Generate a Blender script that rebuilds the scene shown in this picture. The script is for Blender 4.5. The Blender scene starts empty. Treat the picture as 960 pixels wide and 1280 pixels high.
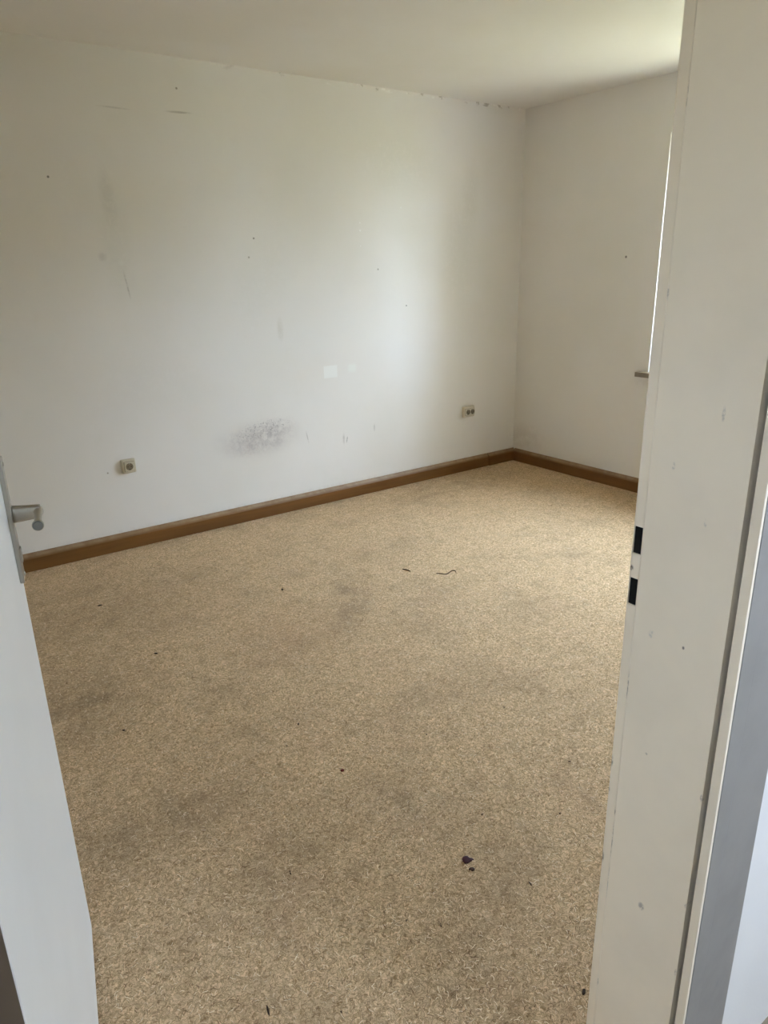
import bpy, bmesh, math, random
import numpy as np
from mathutils import Vector, Matrix

# ------------------------------------------------------------------ camera, sky, sun, exposure
S = bpy.context.scene
COL = S.collection
H = 1.475                                    # eye height, metres
F_PX = 899.3                                 # focal length in pixels of the 960x1280 frame
YAW, PITCH, ROLL = 54.355, 18.708, -1.262    # degrees; X runs along the far wall, Y points at it

yaw, pit, rol = (math.radians(a) for a in (YAW, PITCH, ROLL))
fw = Vector((math.cos(yaw) * math.cos(pit), math.sin(yaw) * math.cos(pit), -math.sin(pit)))
rt0 = Vector((math.sin(yaw), -math.cos(yaw), 0))
up0 = rt0.cross(fw)
rt = math.cos(rol) * rt0 + math.sin(rol) * up0
up = -math.sin(rol) * rt0 + math.cos(rol) * up0
cam = bpy.data.cameras.new('camera')
cam_o = bpy.data.objects.new('camera', cam)
COL.objects.link(cam_o)
m = Matrix((rt, up, -fw)).transposed().to_4x4()
m.translation = Vector((0, 0, H))
cam_o.matrix_world = m
cam.sensor_fit = 'VERTICAL'
cam.sensor_height = 24
cam.lens = F_PX * 24 / 1280
cam.clip_start = 0.02
S.camera = cam_o

W = bpy.data.worlds.new('sky')
S.world = W
W.use_nodes = True
bg = W.node_tree.nodes['Background']
bg.inputs['Color'].default_value = (0.72, 0.865, 1.10, 1)     # bright hazy sky
bg.inputs['Strength'].default_value = 2.2

sun_l = bpy.data.lights.new('sun', 'SUN')
sun_l.energy = 1.9
sun_l.color = (1.0, 0.94, 0.84)
sun_l.angle = 0.01
sun_o = bpy.data.objects.new('sun', sun_l)
COL.objects.link(sun_o)
sun_o.location = (0, 8, 11)
sun_o.rotation_euler = Vector((0.03, -0.9, -1.2)).to_track_quat('-Z', 'Y').to_euler()

vs = S.view_settings
vs.view_transform = 'Standard'
vs.look = 'None'
vs.exposure = 4.03
vs.gamma = 1.0
vs.use_curve_mapping = False
S.cycles.max_bounces = 10
S.cycles.diffuse_bounces = 7
S.cycles.use_adaptive_sampling = True
S.cycles.adaptive_threshold = 0.02
S.cycles.transparent_max_bounces = 12
S.cycles.use_denoising = True
S.cycles.sample_clamp_indirect = 6.0

# ------------------------------------------------------------------ dimensions
XL, XB = -0.35, 4.118          # room left wall, window wall
YF, YA = 0.592, 3.953          # door wall (room face), far wall
ZC = 2.5
YH = 0.4186                    # hall face of the door wall
XJ = 0.86                      # right lining face
XJL = -0.020                   # left lining face
WY0, WY1, WZ0, WZ1 = 1.20, 2.789, 0.805, 2.19     # window opening
WT = 0.34                      # outer wall thickness

# ------------------------------------------------------------------ helpers
def mesh_obj(name, bm, mat, parent=None, smooth=False):
    me = bpy.data.meshes.new(name)
    bmesh.ops.recalc_face_normals(bm, faces=bm.faces)
    bm.to_mesh(me)
    bm.free()
    if smooth:
        for p in me.polygons:
            p.use_smooth = True
    o = bpy.data.objects.new(name, me)
    COL.objects.link(o)
    if mat is not None:
        me.materials.append(mat)
    if parent is not None:
        o.parent = parent
    return o

def empty(name, loc=(0, 0, 0), rz=0.0, parent=None):
    o = bpy.data.objects.new(name, None)
    COL.objects.link(o)
    o.location = loc
    o.rotation_euler = (0, 0, rz)
    o.empty_display_size = 0.05
    if parent is not None:
        o.parent = parent
    return o

def box(bm, x0, x1, y0, y1, z0, z1, bevel=0.0, seg=2):
    r = bmesh.ops.create_cube(bm, size=1.0)
    vv = r['verts']
    for v in vv:
        v.co = Vector((x0 + (v.co.x + .5) * (x1 - x0), y0 + (v.co.y + .5) * (y1 - y0), z0 + (v.co.z + .5) * (z1 - z0)))
    if bevel > 0:
        es = list({e for v in vv for e in v.link_edges})
        bmesh.ops.bevel(bm, geom=es, offset=bevel, segments=seg, affect='EDGES', profile=0.7)

def box_obj(name, dims, mat, parent=None, bevel=0.0, seg=2):
    bm = bmesh.new()
    box(bm, *dims, bevel=bevel, seg=seg)
    return mesh_obj(name, bm, mat, parent)

def prism(bm, profile, axis, a, b):
    """extrude a closed 2-D profile along axis from a to b; profile holds the other two coordinates in order"""
    def mk(u, v, t):
        c = [u, v]
        c.insert(axis, t)
        return bm.verts.new(c)
    A = [mk(u, v, a) for u, v in profile]
    B = [mk(u, v, b) for u, v in profile]
    n = len(profile)
    for i in range(n):
        bm.faces.new((A[i], A[(i + 1) % n], B[(i + 1) % n], B[i]))
    bm.faces.new(A)
    bm.faces.new(B[::-1])

def wall_with_hole(name, mat, axis, t0, t1, u0, u1, z0, z1, hu0, hu1, hz0, hz1):
    """a solid wall, thin along axis, with one rectangular opening"""
    bm = bmesh.new()
    us, zs = [u0, hu0, hu1, u1], [z0, hz0, hz1, z1]
    def mk(t, u, z):
        return bm.verts.new((t, u, z) if axis == 0 else (u, t, z))
    front = [[mk(t0, u, z) for z in zs] for u in us]
    back = [[mk(t1, u, z) for z in zs] for u in us]
    bottom_open = hz0 <= z0
    for g in (front, back):
        for i in range(3):
            for j in range(3):
                if i == 1 and (j == 1 or (bottom_open and j == 0)):
                    continue
                if bottom_open and j == 0:
                    continue
                bm.faces.new((g[i][j], g[i + 1][j], g[i + 1][j + 1], g[i][j + 1]))
    j0 = 1 if bottom_open else 0
    def strip(path):
        for (a, b) in zip(path[:-1], path[1:]):
            bm.faces.new((front[a[0]][a[1]], front[b[0]][b[1]], back[b[0]][b[1]], back[a[0]][a[1]]))
    strip([(0, j) for j in range(j0, 4)]); strip([(3, j) for j in range(j0, 4)])
    strip([(i, 3) for i in range(4)])
    strip([(1, 1), (1, 2)]); strip([(2, 1), (2, 2)]); strip([(1, 2), (2, 2)])
    if bottom_open:
        strip([(0, 1), (1, 1)]); strip([(2, 1), (3, 1)])
    else:
        strip([(i, 0) for i in range(4)]); strip([(1, 1), (2, 1)])
    bmesh.ops.delete(bm, geom=[v for v in bm.verts if not v.link_faces], context='VERTS')
    return mesh_obj(name, bm, mat)

def lathe(bm, prof, M, n=24):
    """revolve (radius, height) pairs round local Z, placed by matrix M"""
    rings = []
    for r, h in prof:
        if r < 1e-6:
            rings.append([bm.verts.new(M @ Vector((0, 0, h)))])
        else:
            rings.append([bm.verts.new(M @ Vector((r * math.cos(2 * math.pi * k / n), r * math.sin(2 * math.pi * k / n), h))) for k in range(n)])
    for a, b in zip(rings[:-1], rings[1:]):
        for k in range(n):
            k2 = (k + 1) % n
            if len(a) == 1 and len(b) == 1:
                continue
            if len(a) == 1:
                bm.faces.new((a[0], b[k], b[k2]))
            elif len(b) == 1:
                bm.faces.new((a[k], a[k2], b[0]))
            else:
                bm.faces.new((a[k], a[k2], b[k2], b[k]))

def tube(bm, pts, rad, n=8):
    """tube through points; rad is one radius or one per point"""
    pts = [Vector(p) for p in pts]
    rads = rad if isinstance(rad, (list, tuple)) else [rad] * len(pts)
    rings = []
    for i, p in enumerate(pts):
        t = (pts[min(i + 1, len(pts) - 1)] - pts[max(i - 1, 0)]).normalized()
        a = t.cross(Vector((0, 0, 1)))
        if a.length < 1e-3:
            a = Vector((1, 0, 0))
        a.normalize()
        b = t.cross(a).normalized()
        rings.append([bm.verts.new(p + rads[i] * (math.cos(2 * math.pi * k / n) * a + math.sin(2 * math.pi * k / n) * b)) for k in range(n)])
    for a, b in zip(rings[:-1], rings[1:]):
        for k in range(n):
            bm.faces.new((a[k], a[(k + 1) % n], b[(k + 1) % n], b[k]))
    bm.faces.new(rings[0][::-1])
    bm.faces.new(rings[-1])

def tag(o, label=None, cat=None, group=None, kind=None):
    for k, v in (('label', label), ('category', cat), ('group', group), ('kind', kind)):
        if v:
            o[k] = v
    return o

# ------------------------------------------------------------------ materials
class Mat:
    """small node-graph writer around one Principled shader"""
    def __init__(self, name, rough=0.6, spec=0.4, metal=0.0):
        self.m = bpy.data.materials.new(name)
        self.m.use_nodes = True
        self.t = self.m.node_tree
        self.p = self.t.nodes['Principled BSDF']
        self.p.inputs['Roughness'].default_value = rough
        self.p.inputs['Specular IOR Level'].default_value = spec
        self.p.inputs['Metallic'].default_value = metal
        self.co = self.t.nodes.new('ShaderNodeTexCoord').outputs['Object']
    def link(self, a, b):
        self.t.links.new(a, b)
    def put(self, sock, v):
        if hasattr(v, 'is_linked'):
            self.link(v, sock)
        elif isinstance(v, (tuple, list)) and len(v) == 3 and sock.type == 'RGBA':
            sock.default_value = (*v, 1)
        else:
            sock.default_value = v
    def math(self, op, a, b=None, c=None, clamp=False):
        n = self.t.nodes.new('ShaderNodeMath'); n.operation = op; n.use_clamp = clamp
        for i, v in enumerate((a, b, c)):
            if v is not None:
                self.put(n.inputs[i], v)
        return n.outputs[0]
    def vmath(self, op, a, b):
        n = self.t.nodes.new('ShaderNodeVectorMath'); n.operation = op
        self.put(n.inputs[0], a); self.put(n.inputs[1], b)
        return n.outputs[0]
    def mapping(self, loc=(0, 0, 0), rot=(0, 0, 0), scale=(1, 1, 1), src=None):
        n = self.t.nodes.new('ShaderNodeMapping'); n.vector_type = 'TEXTURE'
        self.link(src or self.co, n.inputs[0])
        n.inputs[1].default_value = loc; n.inputs[2].default_value = rot; n.inputs[3].default_value = scale
        return n.outputs[0]
    def noise(self, scale, detail=4, rough=0.55, dist=0.0, src=None):
        n = self.t.nodes.new('ShaderNodeTexNoise')
        self.link(src or self.co, n.inputs['Vector'])
        n.inputs['Scale'].default_value = scale; n.inputs['Detail'].default_value = detail
        n.inputs['Roughness'].default_value = rough; n.inputs['Distortion'].default_value = dist
        return n.outputs['Fac']
    def ramp(self, v, a, b, lo=0.0, hi=1.0, smooth=True):
        n = self.t.nodes.new('ShaderNodeMapRange')
        n.interpolation_type = 'SMOOTHSTEP' if smooth else 'LINEAR'
        self.put(n.inputs[0], v)
        for i, q in enumerate((a, b, lo, hi)):
            n.inputs[i + 1].default_value = q
        return n.outputs[0]
    def mix(self, f, a, b, mode='MIX'):
        n = self.t.nodes.new('ShaderNodeMix'); n.data_type = 'RGBA'; n.blend_type = mode
        self.put(n.inputs[0], f); self.put(n.inputs[6], a); self.put(n.inputs[7], b)
        return n.outputs[2]
    def spot(self, c, r, rot=(0, 0, 0), soft=0.5, breakup=None, amount=1.0):
        """soft-edged ellipsoid mask around point c with radii r, optionally broken up by a 0..1 field"""
        v = self.mapping(c, rot, r)
        n = self.t.nodes.new('ShaderNodeVectorMath'); n.operation = 'LENGTH'
        self.link(v, n.inputs[0])
        k = self.ramp(n.outputs['Value'], 1.0, 1.0 - soft)
        if breakup is not None:
            k = self.math('MULTIPLY', k, breakup)
        return self.math('MULTIPLY', k, amount)
    def brick(self, c, half, edge=0.004):
        """rectangular mask (x and z) with slightly soft edges"""
        v = self.mapping(c)
        s = self.t.nodes.new('ShaderNodeSeparateXYZ'); self.link(v, s.inputs[0])
        kx = self.ramp(self.math('ABSOLUTE', s.outputs[0]), half[0] + edge, half[0] - edge)
        kz = self.ramp(self.math('ABSOLUTE', s.outputs[2]), half[1] + edge, half[1] - edge)
        return self.math('MULTIPLY', kx, kz)
    def bump(self, h, strength, dist=0.002):
        n = self.t.nodes.new('ShaderNodeBump')
        n.inputs['Strength'].default_value = strength; n.inputs['Distance'].default_value = dist
        self.put(n.inputs['Height'], h)
        self.link(n.outputs[0], self.p.inputs['Normal'])
    def color(self, c):
        self.put(self.p.inputs['Base Color'], c)
        return self.m

WALL = (0.815, 0.783, 0.745)

def plaster(name, base, bump=0.12, extra=None):
    M = Mat(name, rough=0.75, spec=0.25)
    big = M.noise(1.3, 3, 0.5)
    c = M.mix(M.ramp(big, 0.35, 0.7), base, tuple(q * k for q, k in zip(base, (0.96, 0.955, 0.93))))
    mid = M.noise(9, 4, 0.6)
    c = M.mix(M.ramp(mid, 0.55, 0.85, 0, 0.3), c, tuple(q * k for q, k in zip(base, (0.93, 0.925, 0.90))))
    if extra:
        c = extra(M, c)
    fine = M.noise(160, 4, 0.6)
    M.bump(M.math('ADD', fine, M.math('MULTIPLY', M.noise(12, 3), 1.6)), bump, 0.004)
    return M.color(c)

def far_wall_marks(M, c):
    y = YA
    n1 = M.noise(34, 9, 0.75, 0.9)
    n2 = M.noise(75, 7, 0.75, 0.9)
    brk = M.ramp(n1, 0.36, 0.66)
    brk2 = M.ramp(n2, 0.5, 0.68)
    grime = (0.40, 0.36, 0.33)
    # rubbed, dirty patch low on the wall
    k = M.spot((1.90, y, 0.495), (0.38, 0.3, 0.16), soft=0.95, breakup=M.ramp(M.noise(11, 5, 0.65), 0.25, 0.7, 0.3, 1.0), amount=0.55)
    c = M.mix(k, c, (0.50, 0.46, 0.45))
    k = M.spot((1.93, y, 0.505), (0.30, 0.3, 0.12), rot=(0, -0.12, 0), soft=0.75, breakup=brk, amount=0.6)
    c = M.mix(k, c, (0.40, 0.36, 0.36))
    k = M.spot((1.93, y, 0.555), (0.28, 0.3, 0.075), rot=(0, -0.1, 0), soft=0.8, breakup=brk2, amount=0.95)
    c = M.mix(k, c, (0.20, 0.17, 0.17))
    k = M.spot((1.86, y, 0.44), (0.2, 0.3, 0.07), soft=0.8, breakup=brk2, amount=0.35)
    c = M.mix(k, c, (0.62, 0.46, 0.36))
    # two small repainted squares
    c = M.mix(M.brick((2.440, y, 0.858), (0.050, 0.038)), c, (0.86, 0.85, 0.82))
    c = M.mix(M.math('MULTIPLY', M.brick((2.605, y, 0.866), (0.030, 0.024), 0.012), 0.7), c, (0.84, 0.85, 0.80))
    # old crack lines, streaks and runs
    for (cx, cz, rx, rz, rot, a, col) in (
            (1.27, 2.243, 0.11, 0.006, 0.02, 0.35, grime), (1.60, 2.252, 0.09, 0.008, -0.02, 0.6, grime),
            (1.225, 1.42, 0.007, 0.09, -0.14, 0.55, grime), (1.21, 1.53, 0.022, 0.02, 0.5, 0.35, (0.9, 0.89, 0.84)),
            (1.185, 1.84, 0.05, 0.18, -0.05, 0.16, grime), (1.12, 1.56, 0.03, 0.03, 0, 0.25, grime),
            (1.20, 1.62, 0.11, 0.40, 0.02, 0.10, (0.42, 0.44, 0.36)), (2.10, 1.14, 0.03, 0.09, 0, 0.28, (0.5, 0.46, 0.36)),
            (2.52, 0.41, 0.012, 0.05, 0, 0.45, grime), (2.545, 0.40, 0.006, 0.03, 0.2, 0.7, (0.15, 0.13, 0.12)),
            (2.245, 0.46, 0.006, 0.055, -0.2, 0.5, grime), (2.77, 0.45, 0.010, 0.035, 0, 0.4, grime),
            (3.50, 1.6, 0.22, 0.55, 0.1, 0.10, (0.40, 0.38, 0.26)), (3.62, 1.95, 0.10, 0.30, 0, 0.10, (0.40, 0.38, 0.26)),
            (2.0, 1.45, 0.25, 0.5, 0.3, 0.06, (0.45, 0.45, 0.33)), (1.3, 0.9, 0.5, 0.3, 0, 0.06, (0.5, 0.45, 0.36)),
            (3.0, 2.1, 0.5, 0.25, 0.2, 0.10, (0.42, 0.44, 0.38))):
        c = M.mix(M.spot((cx, y, cz), (rx, 0.3, rz), rot=(0, rot, 0), soft=0.8, breakup=M.ramp(n1, 0.3, 0.55), amount=a), c, col)
    # nail holes and small chips
    for (cx, cz, r, col) in ((1.969, 1.651, 0.012, (0.2, 0.18, 0.15)), (3.056, 1.236, 0.010, (0.1, 0.09, 0.08)),
                             (0.920, 1.919, 0.012, (0.16, 0.14, 0.12)), (2.70, 1.745, 0.010, (0.92, 0.92, 0.9)),
                             (2.70, 1.70, 0.012, (0.92, 0.92, 0.9)), (2.70, 1.61, 0.008, (0.92, 0.92, 0.9)),
                             (1.60, 2.36, 0.012, (0.3, 0.27, 0.22)), (1.93, 1.55, 0.012, (0.4, 0.36, 0.3)),
                             (2.83, 1.47, 0.012, (0.35, 0.33, 0.3)), (3.02, 1.84, 0.012, (0.85, 0.85, 0.82)), (0.99, 0.45, 0.01, (0.35, 0.3, 0.22))):
        c = M.mix(M.spot((cx, y, cz), (r * 0.6, 0.3, r * 0.6), soft=0.5, amount=0.8), c, col)
    # paint lifting along the ceiling joint
    s = M.t.nodes.new('ShaderNodeSeparateXYZ'); M.link(M.co, s.inputs[0])
    top = M.ramp(M.math('ADD', s.outputs[2], M.math('MULTIPLY', M.noise(14, 4), 0.05)), ZC + 0.002, ZC + 0.012)
    k = M.math('MULTIPLY', M.math('MULTIPLY', top, M.ramp(M.noise(9, 7, 0.72), 0.55, 0.60)), M.ramp(s.outputs[0], 1.6, 2.5))
    c = M.mix(M.math('MULTIPLY', k, 0.6), c, (0.36, 0.30, 0.24))
    k = M.math('MULTIPLY', M.math('MULTIPLY', top, M.ramp(M.noise(12, 6, 0.7, 0, src=M.mapping((0.7, 0, 0))), 0.58, 0.63)), M.ramp(s.outputs[0], 1.9, 2.6))
    c = M.mix(M.math('MULTIPLY', k, 0.8), c, (0.9, 0.88, 0.84))
    # dust line above the skirting
    low = M.ramp(s.outputs[2], 0.125, 0.10)
    c = M.mix(M.math('MULTIPLY', low, M.ramp(n1, 0.4, 0.7, 0.05, 0.35)), c, (0.5, 0.45, 0.40))
    return c

def window_wall_marks(M, c):
    n1 = M.noise(20, 5, 0.6)
    c = M.mix(M.spot((XB, 3.03, 1.512), (0.3, 0.010, 0.010), soft=0.5, amount=0.85), c, (0.15, 0.13, 0.1))
    c = M.mix(M.spot((XB, 2.76, 0.74), (0.3, 0.2, 0.05), soft=0.9, breakup=M.ramp(n1, 0.3, 0.6), amount=0.2), c, (0.45, 0.40, 0.34))
    c = M.mix(M.spot((XB, 3.85, 0.2), (0.3, 0.3, 0.15), soft=0.9, breakup=M.ramp(n1, 0.3, 0.6), amount=0.25), c, (0.45, 0.38, 0.30))
    return c

def carpet():
    M = Mat('needle_felt_carpet', rough=0.95, spec=0.1)
    warp = M.t.nodes.new('ShaderNodeTexNoise')
    M.link(M.co, warp.inputs['Vector']); warp.inputs['Scale'].default_value = 60; warp.inputs['Detail'].default_value = 2
    v = M.vmath('ADD', M.co, M.vmath('MULTIPLY', M.vmath('SUBTRACT', warp.outputs['Color'], (0.5, 0.5, 0.5)), (0.028, 0.028, 0.0)))
    fib = M.noise(150, 5, 0.68, 1.2, src=v)
    fib2 = M.noise(75, 4, 0.6, 0.8, src=v)
    c = M.mix(M.ramp(fib, 0.34, 0.66), (0.35, 0.22, 0.105), (0.94, 0.70, 0.44))
    c = M.mix(M.ramp(fib2, 0.5, 0.72, 0, 0.55), c, (0.82, 0.61, 0.375))
    c = M.mix(M.ramp(M.noise(110, 4, 0.7, 1.0, src=M.mapping((3.1, 1.7, 0))), 0.60, 0.70, 0, 0.7), c, (0.20, 0.13, 0.07))
    # trodden and soiled areas
    n = M.noise(3.2, 5, 0.6)
    c = M.mix(M.ramp(n, 0.45, 0.75, 0, 0.30), c, (0.25, 0.18, 0.115))
    c = M.mix(M.ramp(M.noise(14, 5, 0.65), 0.48, 0.72, 0, 0.30), c, (0.24, 0.165, 0.10))
    c = M.mix(M.ramp(M.noise(5, 4, 0.6, 0, src=M.mapping((2.3, 0.4, 0))), 0.5, 0.75, 0, 0.22), c, (0.62, 0.40, 0.26))
    c = M.mix(M.ramp(M.noise(24, 4, 0.6, 0, src=M.mapping((1.3, 0.7, 0))), 0.52, 0.72, 0, 0.25), c, (0.97, 0.74, 0.50))
    n1 = M.ramp(M.noise(9, 5, 0.65), 0.2, 0.8)
    for (x, y, rx, ry, rot, a, col) in (
            (0.40, 2.48, 0.36, 0.34, 0.2, 0.70, (0.18, 0.135, 0.085)), (1.66, 2.60, 0.15, 0.60, -0.62, 0.60, (0.19, 0.14, 0.10)),
            (1.85, 2.35, 0.5, 0.35, 0, 0.16, (0.22, 0.165, 0.11)), (0.46, 1.72, 0.32, 0.2, 0.2, 0.60, (0.19, 0.14, 0.09)),
            (0.62, 1.35, 0.4, 0.24, -0.3, 0.36, (0.20, 0.15, 0.10)), (1.27, 2.50, 0.40, 0.36, 0, 0.42, (0.50, 0.30, 0.18)),
            (1.9, 2.3, 0.3, 0.2, 0, 0.12, (0.50, 0.33, 0.25)), (3.2, 3.7, 1.0, 0.4, 0, 0.45, (0.22, 0.15, 0.08)), (0.95, 0.95, 0.5, 0.2, 0.6, 0.36, (0.2, 0.15, 0.11)),
            (0.60, 3.2, 0.9, 0.6, 0, 0.42, (0.24, 0.17, 0.10)), (1.5, 1.9, 0.4, 0.3, 0, 0.1, (0.6, 0.42, 0.3))):
        c = M.mix(M.spot((x, y, 0), (rx, ry, 1), rot=(0, 0, rot), soft=0.95, breakup=n1, amount=a), c, col)
    # dark specks trodden in
    sp = M.noise(42, 2, 0.4, 0, src=M.mapping((0.4, 0.9, 0)))
    c = M.mix(M.ramp(sp, 0.765, 0.79, 0, 0.8), c, (0.07, 0.05, 0.035))
    M.bump(M.math('ADD', fib, M.math('MULTIPLY', fib2, 0.8)), 0.75, 0.006)
    return M.color(c)

def paint(name, base, rough=0.4, spec=0.4, marks=(), mottling=0.06, scale=6, bump=0.04):
    """gloss paint; marks are (centre, radii, colour, amount)"""
    M = Mat(name, rough=rough, spec=spec)
    n = M.noise(scale, 4, 0.6)
    c = M.mix(M.ramp(n, 0.35, 0.75), base, tuple(q * (1 - mottling) for q in base))
    if marks:
        brk = M.ramp(M.noise(90, 4, 0.7), 0.38, 0.56)
        for (ce, r, col, a) in marks:
            c = M.mix(M.spot(ce, r, soft=0.6, breakup=brk, amount=a), c, col)
    M.bump(M.noise(55, 3, 0.5), bump, 0.003)
    return M.color(c)

def wood_brown():
    M = Mat('brown_skirting', rough=0.45, spec=0.4)
    g = M.noise(7, 6, 0.65, 0.4, src=M.mapping(scale=(9, 9, 0.35)))
    g2 = M.noise(5, 5, 0.6, 0.3)
    c = M.mix(M.ramp(g, 0.3, 0.7), (0.21, 0.092, 0.021), (0.14, 0.059, 0.013))
    c = M.mix(M.ramp(g2, 0.5, 0.8, 0, 0.35), c, (0.22, 0.108, 0.035))
    # settled dust on the sloping top
    s = M.t.nodes.new('ShaderNodeSeparateXYZ'); M.link(M.co, s.inputs[0])
    d = M.ramp(s.outputs[2], 0.070, 0.086)
    c = M.mix(M.math('MULTIPLY', d, M.ramp(M.noise(18, 4), 0.3, 0.7, 0.45, 0.9)), c, (0.33, 0.225, 0.13))
    M.bump(g, 0.1, 0.002)
    return M.color(c)

def simple(name, base, rough=0.5, spec=0.4, metal=0.0, var=0.08, scale=40):
    M = Mat(name, rough=rough, spec=spec, metal=metal)
    c = M.mix(M.noise(scale, 3, 0.5), base, tuple(q * (1 - var) for q in base))
    return M.color(c)

def glass_pane():
    M = Mat('window_glass', rough=0.0)
    t = M.t
    tr = t.nodes.new('ShaderNodeBsdfTransparent'); tr.inputs[0].default_value = (0.96, 0.98, 0.97, 1)
    gl = t.nodes.new('ShaderNodeBsdfGlossy'); gl.inputs['Roughness'].default_value = 0.0
    lw = t.nodes.new('ShaderNodeLayerWeight'); lw.inputs[0].default_value = 0.5
    k = M.math('MULTIPLY_ADD', M.math('POWER', lw.outputs['Facing'], 4.0), 0.9, 0.03)
    mx = t.nodes.new('ShaderNodeMixShader')
    t.links.new(k, mx.inputs[0]); t.links.new(tr.outputs[0], mx.inputs[1]); t.links.new(gl.outputs[0], mx.inputs[2])
    t.links.new(mx.outputs[0], t.nodes['Material Output'].inputs[0])
    t.nodes.remove(M.p)
    return M.m

def grass_mat():
    M = Mat('lawn', rough=0.9, spec=0.1)
    c = M.mix(M.noise(2.5, 5), (0.27, 0.255, 0.13), (0.43, 0.395, 0.26))
    return M.color(c)

m_far = plaster('far_wall_paint', WALL, extra=far_wall_marks)
m_win = plaster('window_wall_paint', WALL, extra=window_wall_marks)
m_wall = plaster('wall_paint', WALL)
m_ceil = plaster('ceiling_paint', (0.82, 0.79, 0.76), bump=0.06)
m_hall = plaster('hall_wall_paint', (0.74, 0.72, 0.69))
m_hallfloor = simple('hall_floor', (0.30, 0.24, 0.18), 0.6)
m_carpet = carpet()
m_brown = wood_brown()
chip = (0.14, 0.11, 0.08)
m_lining = paint('cream_frame_paint', (0.85, 0.745, 0.59), 0.38, 0.45, marks=[
    ((XJ, 0.470, 1.295), (0.02, 0.003, 0.012), (0.42, 0.38, 0.33), 0.8), ((XJ, 0.530, 1.215), (0.02, 0.003, 0.008), (0.42, 0.38, 0.33), 0.7),
    ((XJ, 0.475, 1.15), (0.02, 0.003, 0.008), (0.45, 0.41, 0.36), 0.7), ((XJ, 0.484, 0.96), (0.02, 0.0025, 0.004), (0.2, 0.16, 0.12), 1.0),
    ((XJ, 0.535, 0.96), (0.02, 0.006, 0.008), (0.5, 0.46, 0.40), 0.7), ((XJ, 0.500, 0.475), (0.02, 0.007, 0.010), (0.40, 0.34, 0.28), 0.9),
    ((XJ, 0.522, 0.76), (0.02, 0.003, 0.003), (0.4, 0.34, 0.28), 0.8), ((XJ, 0.5665, 0.86), (0.02, 0.003, 0.03), chip, 0.7),
    ((XJ, 0.567, 0.62), (0.02, 0.003, 0.012), chip, 0.9), ((XJ, 0.567, 0.56), (0.02, 0.003, 0.05), chip, 0.6),
    ((XJ, 0.567, 0.47), (0.02, 0.002, 0.05), chip, 0.6), ((XJ, 0.567, 0.24), (0.02, 0.003, 0.012), chip, 0.7),
    ((XJ, 0.567, 1.66), (0.02, 0.003, 0.02), (0.45, 0.4, 0.34), 0.7), ((XJ, 0.565, 1.44), (0.02, 0.003, 0.014), (0.4, 0.35, 0.3), 0.8),
    ((XJ + .013, 0.589, 1.045), (0.02, 0.006, 0.006), chip, 0.9), ((XJ + .013, 0.59, 0.70), (0.02, 0.004, 0.015), chip, 0.8),
    ((XJ + .013, 0.59, 0.50), (0.02, 0.004, 0.015), chip, 0.8), ((XJ + .013, 0.59, 0.64), (0.02, 0.003, 0.01), chip, 0.8),
    ((XJ, 0.428, 0.74), (0.02, 0.003, 0.008), (0.4, 0.34, 0.28), 0.9), ((XJ, 0.428, 0.54), (0.02, 0.003, 0.008), (0.4, 0.34, 0.28), 0.9),
    ((XJ, 0.428, 0.40), (0.02, 0.003, 0.01), (0.4, 0.34, 0.28), 0.9)])
m_casing = paint('grey_casing_paint', (0.265, 0.247, 0.226), 0.5, 0.35, mottling=0.10, scale=14, marks=[
    ((0.955, 0.4034, 0.33), (0.006, 0.02, 0.014), (0.22, 0.21, 0.20), 0.8), ((0.9, 0.4034, 0.62), (0.003, 0.02, 0.2), (0.25, 0.24, 0.23), 0.6)])
m_door = paint('white_door_paint', (0.79, 0.79, 0.785), 0.35, 0.45, mottling=0.04, scale=3, marks=[
    ((0.835, 0, 0.06), (0.006, 0.02, 0.012), (0.9, 0.9, 0.9), 0.8)])
m_steel = simple('brushed_aluminium', (0.46, 0.435, 0.38), 0.34, 0.5, 1.0, 0.12, 120)
m_steel_dark = simple('grey_end_cap', (0.13, 0.128, 0.115), 0.5, 0.4, 0.2)
m_edge = simple('dark_brown_edge', (0.17, 0.13, 0.095), 0.7, 0.2, 0.0, 0.25, 18)
m_dark = simple('dark_recess', (0.012, 0.011, 0.010), 0.9, 0.1)
m_frame = simple('white_window_frame', (0.8, 0.8, 0.79), 0.35)
m_sill = simple('brown_stone_sill', (0.30, 0.235, 0.16), 0.35, 0.5, 0.0, 0.3, 60)
m_glass = glass_pane()
m_socket = simple('yellowed_socket_plastic', (0.62, 0.56, 0.42), 0.4)
m_socket2 = simple('cream_socket_plastic', (0.64, 0.58, 0.46), 0.4)
m_well = simple('socket_well_plastic', (0.20, 0.165, 0.11), 0.5)
m_grass = grass_mat()
m_screen = simple('sky_screen_green', (0.17, 0.17, 0.075), 0.8, 0.2, 0.0, 0.5, 9)
m_render = plaster('sky_blocker_render', (0.55, 0.52, 0.46))

# ------------------------------------------------------------------ the setting
def struct(o):
    o['kind'] = 'structure'
    return o

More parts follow.
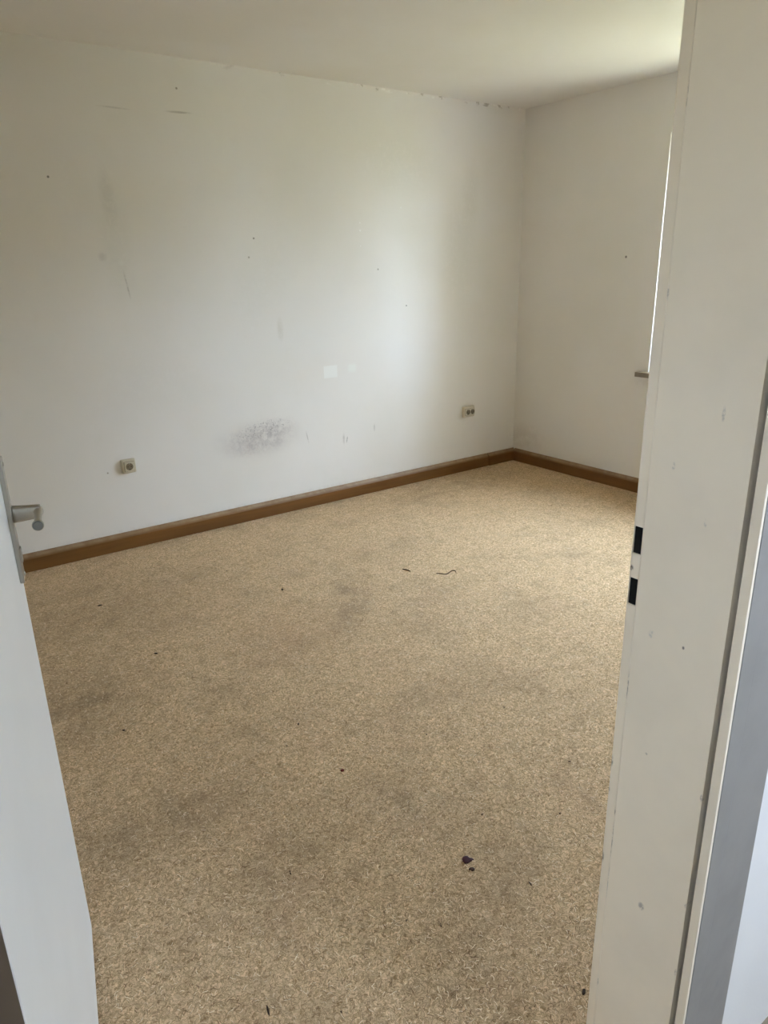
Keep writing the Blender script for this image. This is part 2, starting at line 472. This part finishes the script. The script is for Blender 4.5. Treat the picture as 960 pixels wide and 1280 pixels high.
T = 0.12
floor = struct(box_obj('floor', (XL - T, XB + 0.02, YH + 0.01, YA + 0.02, -0.12, 0.0), m_carpet))
struct(box_obj('floor_hall', (-1.6, 2.4, -1.3, YH + 0.01, -0.12, -0.002), m_hallfloor))
struct(box_obj('ceiling', (-1.75, XB + WT, -1.45, YA + T, ZC, ZC + 0.25), m_ceil))
struct(box_obj('wall_back', (XL - T, XB + WT, YA, YA + 0.24, -0.12, ZC), m_far))
struct(box_obj('wall_left', (XL - T, XL, YH, YA, -0.12, ZC), m_wall))
struct(wall_with_hole('wall_right', m_win, 0, XB, XB + WT, -1.45, YA, -0.12, ZC, WY0, WY1, WZ0 - 0.03, WZ1))
struct(wall_with_hole('wall_front', m_hall, 1, YH, YF - 0.002, -1.75, XB, -0.12, ZC, XJL - 0.03, XJ + 0.03, -0.12, 2.03))
# the hall the picture is taken from
struct(wall_with_hole('wall_hall_back', m_hall, 1, -1.45, -1.3, -1.75, 2.55, -0.12, ZC, 1.2, 1.75, 1.1, 1.85))
struct(wall_with_hole('wall_hall_left', m_hall, 0, -1.75, -1.6, -1.3, YH, -0.12, ZC, -0.75, -0.35, 1.1, 1.7))  # unseen end opening, added to light the door lining
struct(box_obj('wall_hall_right', (2.4, 2.55, -1.3, YH, -0.12, ZC), m_hall))
# unseen block added to cut off skylight at the window, and the lawn outside
struct(box_obj('wall_sky_blocker', (XB + WT, XB + WT + 1.58, -4.0, -0.4, -1.3, 5.5), m_render))
bm = bmesh.new()
bmesh.ops.create_grid(bm, x_segments=48, y_segments=16, size=0.5)
hr = random.Random(5)
for v in bm.verts:
    v.co = Vector((9.0 + hr.uniform(-0.22, 0.22), 5.9 + v.co.x * 16.2, 0.75 + v.co.y * 3.9 + hr.uniform(-0.2, 0.2)))
r = bmesh.ops.extrude_face_region(bm, geom=bm.faces[:])
for v in [g for g in r['geom'] if isinstance(g, bmesh.types.BMVert)]:
    v.co.x += 1.6
struct(mesh_obj('ground_sky_screen', bm, m_screen))  # unseen green screen, added to block low sky and tint the light
struct(box_obj('ground_lawn', (-30, 60, -45, 45, -1.4, -1.2), m_grass))

# loose surface fibres of the needle felt: thin curled ribbons, too many to count
def carpet_fibres(n=110000):
    rs = np.random.RandomState(7)
    # denser where the felt is rubbed open by the door
    x = rs.uniform(0.05, 3.9, n); y = YF + (YA - 0.03 - YF) * rs.uniform(0, 1, n) ** 1.35
    ang = rs.uniform(0, 2 * np.pi, n); bend = rs.uniform(-2.2, 2.2, n)
    ln = rs.uniform(0.005, 0.016, n); w = rs.uniform(0.0004, 0.0009, n)
    K = 4
    V = np.zeros((n, K, 2, 3))
    px, py, a = x.copy(), y.copy(), ang.copy()
    for k in range(K):
        nx, ny = -np.sin(a), np.cos(a)
        z = 0.0008 + 0.0016 * np.sin(np.pi * (k + 0.3) / K)
        for q, sg in enumerate((-1, 1)):
            V[:, k, q, 0] = px + sg * w * nx; V[:, k, q, 1] = py + sg * w * ny; V[:, k, q, 2] = z
        px = px + np.cos(a) * ln / (K - 1); py = py + np.sin(a) * ln / (K - 1)
        a = a + bend / (K - 1)
    V = V.reshape(-1, 3)
    base = (np.arange(n) * K * 2)[:, None, None] + (np.arange(K - 1) * 2)[None, :, None] + np.array([0, 1, 3, 2])[None, None, :]
    F = base.reshape(-1)
    me = bpy.data.meshes.new('carpet_fibres')
    me.vertices.add(len(V)); me.vertices.foreach_set('co', V.reshape(-1))
    me.loops.add(len(F)); me.loops.foreach_set('vertex_index', F)
    nf = len(F) // 4
    me.polygons.add(nf); me.polygons.foreach_set('loop_start', np.arange(nf) * 4)
    me.update(calc_edges=True)
    M = Mat('felt_fibre', rough=0.9, spec=0.1)
    g = M.t.nodes.new('ShaderNodeNewGeometry')
    rnd = g.outputs['Random Per Island']
    c = M.mix(M.ramp(rnd, 0.0, 1.0, smooth=False), (0.20, 0.12, 0.06), (0.84, 0.60, 0.37))
    c = M.mix(M.ramp(rnd, 0.80, 0.84), c, (0.97, 0.82, 0.60))
    c = M.mix(M.ramp(M.noise(3.2, 5, 0.6), 0.45, 0.75, 0, 0.3), c, (0.25, 0.18, 0.115))
    me.materials.append(M.color(c))
    o = bpy.data.objects.new('carpet_fibres', me)
    COL.objects.link(o)
    o.parent = floor
    o['kind'] = 'stuff'
carpet_fibres()

# skirting: cable-duct boards with a sloping top
BT, BH, BF = 0.024, 0.097, 0.070
def skirting_profile(sgn_face, face):      # (horizontal offset, z)
    return [(face, 0.0015), (face + sgn_face * BT, 0.0015), (face + sgn_face * BT, BF), (face + sgn_face * (BT - 0.004), BF + 0.005),
            (face + sgn_face * 0.006, BH - 0.003), (face + sgn_face * 0.003, BH), (face, BH)]
bb = struct(empty('baseboard_back', (1.9, YA, 0)))
def skirt(axis, face, sgn, a, b, parent, off=0.0):
    bm = bmesh.new()
    prof = [(u + (sgn * off if u != face else 0), z) for u, z in skirting_profile(sgn, face)]
    prism(bm, prof, axis, a, b)
    o = mesh_obj('skirting_board', bm, m_brown)
    if parent is not None:
        o.parent = parent
        o.matrix_parent_inverse = Matrix.Translation(parent.location).inverted()
    return o
skirt(0, YA, -1, XL, 3.829, bb)
skirt(0, YA, -1, 3.836, XB, bb, 0.004)
br = struct(empty('baseboard_right', (XB, 2.2, 0)))
skirt(1, XB, -1, YF, YA - BT, br)
struct(skirt(1, XL, 1, YF, YA - BT, None)).name = 'baseboard_left'

# ------------------------------------------------------------------ window
win = struct(empty('window_1', (XB + 0.16, (WY0 + WY1) / 2, WZ0)))
def wpart(name, dims, mat, parent, bevel=0.003):
    o = box_obj(name, dims, mat, None, bevel)
    o.parent = parent
    o.matrix_parent_inverse = Matrix.Translation(win.location).inverted()
    return o
FX0, FX1 = XB + 0.15, XB + 0.22
fr = 0.055
for d in ((FX0, FX1, WY0, WY0 + fr, WZ0, WZ1), (FX0, FX1, WY1 - fr, WY1, WZ0, WZ1),
          (FX0, FX1, WY0 + fr, WY1 - fr, WZ0, WZ0 + fr), (FX0, FX1, WY0 + fr, WY1 - fr, WZ1 - fr, WZ1)):
    wpart('window_frame', d, m_frame, win)
ym = (WY0 + WY1) / 2
for (a, b) in ((WY0 + fr, ym - 0.002), (ym + 0.002, WY1 - fr)):
    z0, z1, s = WZ0 + fr, WZ1 - fr, 0.06
    bm = bmesh.new()
    for d in ((FX0 - 0.015, FX1 - 0.01, a, a + s, z0, z1), (FX0 - 0.015, FX1 - 0.01, b - s, b, z0, z1),
              (FX0 - 0.015, FX1 - 0.01, a + s, b - s, z0, z0 + s), (FX0 - 0.015, FX1 - 0.01, a + s, b - s, z1 - s, z1)):
        box(bm, *d, bevel=0.003)
    so = mesh_obj('sash', bm, m_frame)
    so.parent = win
    so.matrix_parent_inverse = Matrix.Translation(win.location).inverted()
    g = box_obj('pane', (FX0 + 0.025, FX0 + 0.029, a + s, b - s, z0 + s, z1 - s), m_glass)
    g.parent = so
bm = bmesh.new()
box(bm, FX0 - 0.035, FX0 - 0.012, ym - 0.035, ym - 0.015, 1.42, 1.46, bevel=0.003)
box(bm, FX0 - 0.055, FX0 - 0.035, ym - 0.037, ym - 0.013, 1.33, 1.46, bevel=0.005)
o = mesh_obj('window_handle', bm, m_steel); o.parent = win; o.matrix_parent_inverse = Matrix.Translation(win.location).inverted()
struct(box_obj('window_sill', (XB - 0.045, FX0 + 0.005, WY0 - 0.06, WY1 + 0.069, WZ0 - 0.030, WZ0 + 0.001), m_sill, bevel=0.003))

def portal(name, loc, direction, sx, sy):
    l = bpy.data.lights.new(name, 'AREA')
    l.shape = 'RECTANGLE'; l.size = sx; l.size_y = sy
    l.cycles.is_portal = True
    o = bpy.data.objects.new(name, l)
    COL.objects.link(o)
    o.location = loc
    o.rotation_euler = Vector(direction).to_track_quat('-Z', 'Z' if abs(direction[2]) < .5 else 'Y').to_euler()
    return o
portal('window_portal', (XB + WT + 0.01, ym, (WZ0 + WZ1) / 2), (-1, 0, 0), WY1 - WY0, WZ1 - WZ0)
portal('hall_window_portal', (1.475, -1.46, 1.475), (0, 1, 0), 0.55, 0.75)
portal('hall_end_portal', (-1.76, -0.55, 1.4), (1, 0, 0), 0.4, 0.6)

# ------------------------------------------------------------------ door frame
frame = struct(empty('trim_1', (XJ, YH, 0)))
def fpart(name, bm_or_dims, mat, bevel=0.0):
    if isinstance(bm_or_dims, tuple):
        o = box_obj(name, bm_or_dims, mat, None, bevel)
    else:
        o = mesh_obj(name, bm_or_dims, mat)
    o.parent = frame
    o.matrix_parent_inverse = Matrix.Translation(frame.location).inverted()
    return o
ZT = 2.0
# right lining with the rebate for the leaf on the room side, left one mirrored, and the head
YR = 0.5675
YG = YH + 0.0080               # the lining stops short of the casing: an open shadow joint
def lining_profile(x, s):
    return [(x, YG), (x, YR - 0.003), (x + s * 0.002, YR), (x + s * 0.013, YR), (x + s * 0.013, YF - 0.003), (x + s * 0.016, YF),
            (x + s * 0.030, YF), (x + s * 0.030, YG)]
SH = ((1.0690, 1.1113), (0.9864, 1.0299))      # latch and bolt openings
def jamb(x, s, holes):
    """lining split by height so that the strike openings are real recesses"""
    bm = bmesh.new()
    full = lining_profile(x, s)
    if not holes:
        prism(bm, full, 2, 0.0, ZT + 0.03)
    else:
        cut = [(x, YG), (x, YR - 0.003), (x + s * 0.002, YR), (x + s * 0.013, YR), (x + s * 0.026, YR), (x + s * 0.026, YF - 0.0035),
               (x + s * 0.013, YF - 0.0035), (x + s * 0.013, YF - 0.003), (x + s * 0.016, YF), (x + s * 0.030, YF), (x + s * 0.030, YG)]
        zs = [0.0, SH[1][0], SH[1][1], SH[0][0], SH[0][1], ZT + 0.03]
        for i in range(5):
            prism(bm, cut if i % 2 else full, 2, zs[i], zs[i + 1])
    return fpart('lining', bm, m_lining)
jamb(XJ, 1, True)
jamb(XJL, -1, False)
bm = bmesh.new()
prism(bm, [(YH + 0.0005, ZT), (YR, ZT), (YR, ZT + 0.013), (YF, ZT + 0.013), (YF, ZT + 0.03), (YH + 0.0005, ZT + 0.03)], 0, XJL, XJ)
fpart('lining', bm, m_lining)
# black throats of the two strike openings
for a, b in SH:
    fpart('strike_opening', (XJ + 0.0145, XJ + 0.0255, YR + 0.0005, YF - 0.0038, a + 0.0005, b - 0.0005), m_dark)
# casing boards on the hall side: cream edge bead, grey face
YC = 0.4034
def casing(x, s):
    xin, xa, xb2 = x, x + s * 0.042, x + s * 0.142
    lo, hi = min(xin, xa), max(xin, xa)
    bead = fpart('casing_bead', (min(x + s * 0.000, x + s * 0.006), max(x + s * 0.000, x + s * 0.006), YC + 0.0008, YH - 0.0005, 0, ZT + 0.0), m_lining, 0.0015)
    fpart('casing_board', (min(x + s * 0.0062, xa), max(x + s * 0.0062, xa), YC, YH - 0.0002, 0, ZT + 0.05), m_casing, 0.001)
    fpart('casing_board', (min(xa + s * 0.0012, xb2), max(xa + s * 0.0012, xb2), YC + 0.0008, YH - 0.0002, 0, ZT + 0.05), m_casing, 0.001)
casing(XJ, 1)
casing(XJL, -1)
fpart('casing_board', (XJL - 0.142, XJ + 0.142, YC, YH - 0.0002, ZT + 0.051, ZT + 0.19), m_casing, 0.001)

# ------------------------------------------------------------------ the open door
door = struct(empty('door_1', (0.0035, 0.6412, 0), math.radians(78.09)))
def dpart(name, bm, mat, parent=None, smooth=False):
    return mesh_obj(name, bm, mat, parent or door, smooth)
LW = 0.86
bm = bmesh.new()
box(bm, 0, LW, 0.0, 0.040, 0.010, 1.99, bevel=0.0015)
leaf = dpart('leaf', bm, m_door)
bm = bmesh.new(); box(bm, LW - 0.0005, LW + 0.0012, 0.010, 0.030, 0.96, 1.15, bevel=0.0003)
dpart('lock_faceplate', bm, m_steel)
bm = bmesh.new(); box(bm, -0.0015, 0.0003, 0.0015, 0.0385, 0.012, 1.988, bevel=0.0004)  # thin dark brown strip along the hinge edge
dpart('edge_strip', bm, m_edge)['label'] = 'dark brown edge strip'
PX = 0.812
for side, y0 in ((-1, 0.0), (1, 0.040)):
    bm = bmesh.new()
    box(bm, PX - 0.020, PX + 0.020, min(y0, y0 + side * 0.008), max(y0, y0 + side * 0.008), 0.925, 1.165, bevel=0.0025)
    pl = dpart('handle_plate', bm, m_steel)
    for z in (0.937, 1.153):
        bm = bmesh.new()
        lathe(bm, [(0, 0.0025), (0.003, 0.0022), (0.0045, 0.001), (0.0045, 0)], Matrix.Translation((PX, y0 + side * 0.008, z)) @ Matrix.Rotation(math.pi / 2 * (1 if side < 0 else -1), 4, 'X'), 12)
        dpart('screw', bm, m_steel, pl)
    bm = bmesh.new()
    box(bm, PX - 0.009, PX + 0.009, min(y0 + side * .008, y0 + side * 0.011), max(y0 + side * .008, y0 + side * 0.011), 0.962, 0.990, bevel=0.001)
    dpart('keyhole_cover', bm, m_steel, pl)
    # lever: flat neck standing off the plate, then a grip turning back towards the hinges
    bm = bmesh.new()
    N = 9
    rings = []
    for i in range(N):
        t = i / (N - 1)
        yy = y0 + side * (0.008 + 0.048 * t)
        hh = 0.0155 - 0.0035 * t; ww = 0.010 - 0.001 * t
        ring = []
        for k in range(20):
            a = 2 * math.pi * k / 20
            ca, sa = math.cos(a), math.sin(a)
            ring.append(bm.verts.new((PX + 0.004 + ww * math.copysign(abs(ca) ** 0.45, ca), yy, 1.055 + hh * math.copysign(abs(sa) ** 0.45, sa))))
        rings.append(ring)
    for a, b in zip(rings[:-1], rings[1:]):
        for k in range(20):
            bm.faces.new((a[k], a[(k + 1) % 20], b[(k + 1) % 20], b[k]))
    bm.faces.new(rings[0]); bm.faces.new(rings[-1][::-1])
    lv = dpart('lever_neck', bm, m_steel, None, True)
    bm = bmesh.new()
    yy = y0 + side * 0.0515
    tube(bm, [(PX + 0.012, yy, 1.055), (PX, yy, 1.055), (PX - 0.015, yy, 1.055), (PX - 0.035, yy, 1.055), (PX - 0.062, yy, 1.0545), (PX - 0.078, yy, 1.054), (PX - 0.084, yy, 1.054)],
         [0.009, 0.0095, 0.0070, 0.0060, 0.0065, 0.0098, 0.0100], 20)
    gp = dpart('lever_grip', bm, m_steel, None, True)
    bm = bmesh.new()
    lathe(bm, [(0, 0.003), (0.007, 0.0027), (0.0088, 0.0012), (0.0088, 0)], Matrix.Translation((PX - 0.084, yy, 1.054)) @ Matrix.Rotation(-math.pi / 2, 4, 'Y'), 20)
    dpart('end_cap', bm, m_steel_dark, gp)
for z in (0.25, 1.75):
    bm = bmesh.new()
    lathe(bm, [(0, 0.0), (0.007, 0.0), (0.007, 0.09), (0.005, 0.095), (0, 0.096)], Matrix.Translation((-0.009, 0.030, z)), 14)
    dpart('hinge', bm, m_steel)

# ------------------------------------------------------------------ wall sockets
def socket(x, z, w, h, depth, centres, wr, mat, label, ins=0.052):
    e = empty('wall_socket', (x, YA, z))
    tag(e, label, 'socket')
    def put(name, bm, mt, parent=e, smooth=False):
        return mesh_obj(name, bm, mt, parent, smooth)
    # tapering surface box
    bm = bmesh.new()
    prof = [(1.0, 0.0), (1.0, 0.55), (0.93, 0.86), (0.86, 1.0)]
    rings = []
    for k, d in prof:
        ring = []
        for (sx, sz) in ((-1, -1), (1, -1), (1, 1), (-1, 1)):
            cx, cz, rr = sx * (w / 2 * k - 0.007), sz * (h / 2 * k - 0.007), 0.007
            a0 = {(-1, -1): 180, (1, -1): 270, (1, 1): 0, (-1, 1): 90}[(sx, sz)]
            for j in range(4):
                a = math.radians(a0 + 30 * j)
                ring.append(bm.verts.new((cx + rr * math.cos(a), -d * depth, cz + rr * math.sin(a))))
        rings.append(ring)
    n = len(rings[0])
    for a, b in zip(rings[:-1], rings[1:]):
        for k in range(n):
            bm.faces.new((a[k], a[(k + 1) % n], b[(k + 1) % n], b[k]))
    bm.faces.new(rings[0]); bm.faces.new(rings[-1][::-1])
    put('housing', bm, mat)
    # raised insert with the round wells
    bm = bmesh.new()
    iw = ins + (centres[-1] - centres[0])
    box(bm, -iw / 2, iw / 2, -depth - 0.006, -depth + 0.002, -ins / 2, ins / 2, bevel=0.003)
    insert = put('insert', bm, mat)
    bm = bmesh.new()
    box(bm, -iw / 2 - 0.0015, iw / 2 + 0.0015, -depth - 0.0004, -depth + 0.001, -ins / 2 - 0.0015, ins / 2 + 0.0015)
    put('insert_joint', bm, m_well, insert)
    for cx in centres:
        R = Matrix.Translation((cx, -depth - 0.006, 0)) @ Matrix.Rotation(math.pi / 2, 4, 'X')
        bm = bmesh.new()
        lathe(bm, [(wr + 0.0022, -0.001), (wr + 0.0022, 0.0016), (wr, 0.0020), (wr - 0.001, 0.0004), (0, 0.0003)], R, 28)
        well = put('well', bm, m_well, insert)
        for dx in (-0.0095, 0.0095):
            bm = bmesh.new()
            lathe(bm, [(0.0026 * wr / 0.019, 0.0004), (0.0026 * wr / 0.019, 0.0009), (0, 0.0009)], R @ Matrix.Translation((dx * wr / 0.019, 0, 0)), 10)
            put('pin_hole', bm, m_dark, well)
        for s in (-1, 1):
            bm = bmesh.new()
            box(bm, cx - 0.0025, cx + 0.0025, -depth - 0.0085, -depth - 0.0062, s * wr * 0.90 - 0.0022, s * wr * 0.90 + 0.0022, bevel=0.0005)
            put('earth_clip', bm, m_dark if s < 0 else m_steel, well)
    return e
socket(1.102, 0.473, 0.078, 0.078, 0.024, [0.0], 0.0175, m_socket, 'single cream power socket on the far wall, below the crack lines')
socket(3.622, 0.452, 0.104, 0.082, 0.026, [-0.0215, 0.0215], 0.0165, m_socket2, 'double cream power socket on the far wall near the room corner', ins=0.046)

# ------------------------------------------------------------------ things lying on the carpet
def blob(name, x, y, rx, ry, rot, h, mat, label, cat, group=None, tail=0.0, seed=0):
    rnd = random.Random(seed)
    bm = bmesh.new()
    n = 22
    wob = [1 + 0.10 * rnd.uniform(-1, 1) for _ in range(n)]
    rings = []
    for f, z in ((1.0, 0.0), (0.96, h * 0.6), (0.75, h), (0.35, h * 1.05)):
        ring = []
        for k in range(n):
            a = 2 * math.pi * k / n
            r = (1 + (wob[k] - 1)) * f * (1 + tail * max(0, math.cos(a)) ** 14)
            ring.append(bm.verts.new((rx * r * math.cos(a), ry * r * math.sin(a), z)))
        rings.append(ring)
    for a, b in zip(rings[:-1], rings[1:]):
        for k in range(n):
            bm.faces.new((a[k], a[(k + 1) % n], b[(k + 1) % n], b[k]))
    bm.faces.new(rings[0]); bm.faces.new(rings[-1][::-1])
    o = mesh_obj(name, bm, mat, None, True)
    o.location = (x, y, 0.0)
    o.rotation_euler = (0, 0, rot)
    return tag(o, label, cat, group)
m_wine = simple('dried_dark_red', (0.055, 0.010, 0.016), 0.55, 0.3)
m_brownspot = simple('dried_dark_brown', (0.045, 0.018, 0.008), 0.6, 0.3)
m_crumb = simple('dark_crumb', (0.05, 0.03, 0.02), 0.8, 0.2)
m_redcrumb = simple('red_brown_crumb', (0.16, 0.035, 0.02), 0.7, 0.2)
m_fibre = simple('brown_fibre', (0.15, 0.095, 0.055), 0.8, 0.2)
rz = math.radians(YAW - 90)
blob('stain_drop', 1.030, 1.100, 0.0115, 0.0125, rz, 0.0034, m_wine, 'large round dark purple drop stain with a short tail on the carpet', 'stain', tail=0.6, seed=2)
blob('stain_drop', 1.0205, 1.068, 0.0078, 0.0058, rz, 0.0032, m_brownspot, 'small oval dark brown drop stain beside the large purple one', 'stain', seed=3)
blob('carpet_crumb', 0.965, 1.598, 0.0065, 0.0055, 0.4, 0.003, m_redcrumb, 'small red-brown crumb in the middle of the carpet', 'crumb', seed=4)
GC = 'dark crumbs on the carpet'
CR = 'tiny dark crumb lying loose on the worn beige carpet'
SP = 'thin dark splinter lying on the worn beige carpet'
for i, (x, y, r, el, lab) in enumerate((
        (0.698, 3.283, 0.007, 1.6, 'dark crumb on the carpet near the skirting, below the single socket'),
        (1.460, 2.9015, 0.007, 1.6, 'dark crumb on the carpet nearest the rubbed grey wall patch'),
        (0.753, 2.674, 0.006, 1.5, 'dark crumb beside the soiled carpet patch by the open door'),
        (1.178, 1.196, 0.0036, 1.2, 'tiny black speck on the carpet just beyond the purple drop stain'),
        (0.9765, 1.893, 0.0045, 1.3, 'tiny dark crumb on the carpet just beyond the red-brown crumb'),
        (0.485, 2.228, 0.0045, 1.3, CR), (1.355, 1.065, 0.0038, 1.2, CR), (1.287, 1.580, 0.0030, 1.2, CR), (1.553, 1.199, 0.0034, 1.2, CR), (0.985, 0.679, 0.0055, 1.4, CR),
        (0.546, 0.954, 0.0026, 1.2, CR), (0.640, 1.343, 0.0032, 2.6, SP), (0.849, 0.993, 0.0034, 2.6, SP), (1.106, 0.945, 0.0030, 2.4, SP), (0.424, 1.050, 0.0038, 3.2, SP))):
    el_r = (r * el, r * 0.7) if el < 2 else (r * el, r * 0.55)
    blob('carpet_splinter' if el >= 2 else 'carpet_crumb', x, y, el_r[0], el_r[1], i * 1.1 if el < 2 else math.radians(75), r * 0.5, m_crumb, lab, 'splinter' if el >= 2 else 'crumb',
         {CR: GC, SP: 'splinters on the carpet'}.get(lab), seed=10 + i)
def fibre(name, pts, rad, label):
    bm = bmesh.new()
    c = Vector((*pts[len(pts) // 2][:2], 0))
    # smooth the path by Catmull-Rom
    P = [Vector(p) for p in pts]
    out = []
    for i in range(len(P) - 1):
        p0, p1, p2, p3 = P[max(i - 1, 0)], P[i], P[i + 1], P[min(i + 2, len(P) - 1)]
        for k in range(5):
            t = k / 5
            out.append(0.5 * ((2 * p1) + (p2 - p0) * t + (2 * p0 - 5 * p1 + 4 * p2 - p3) * t * t + (3 * p1 - p0 - 3 * p2 + p3) * t ** 3))
    out.append(P[-1])
    n = len(out)
    tube(bm, [p - c for p in out], [rad * (0.5 + math.sin(math.pi * (0.1 + 0.8 * i / (n - 1))) * 0.6) for i in range(n)], 6)
    o = mesh_obj(name, bm, m_fibre, None, True)
    o.location = c
    return tag(o, label, 'fibre')
r2 = Vector((math.sin(yaw), -math.cos(yaw), 0)); f2 = Vector((math.cos(yaw), math.sin(yaw), 0))
b0 = Vector((2.205, 2.562, 0.0028))
fibre('carpet_thread', [b0 + r2 * u + f2 * v for u, v in ((-0.040, -0.004), (-0.018, -0.012), (0.006, -0.020), (0.024, -0.004), (0.044, 0.022), (0.060, 0.016), (0.060, -0.010))], 0.0023,
      'long curled brown thread lying on the carpet')
b1 = Vector((2.076, 2.708, 0.0028))
fibre('carpet_thread', [b1 + r2 * u + f2 * v for u, v in ((-0.020, 0.012), (-0.006, 0.004), (0.008, -0.004), (0.020, -0.018))], 0.0028,
      'short straight brown thread on the carpet near the curled one')
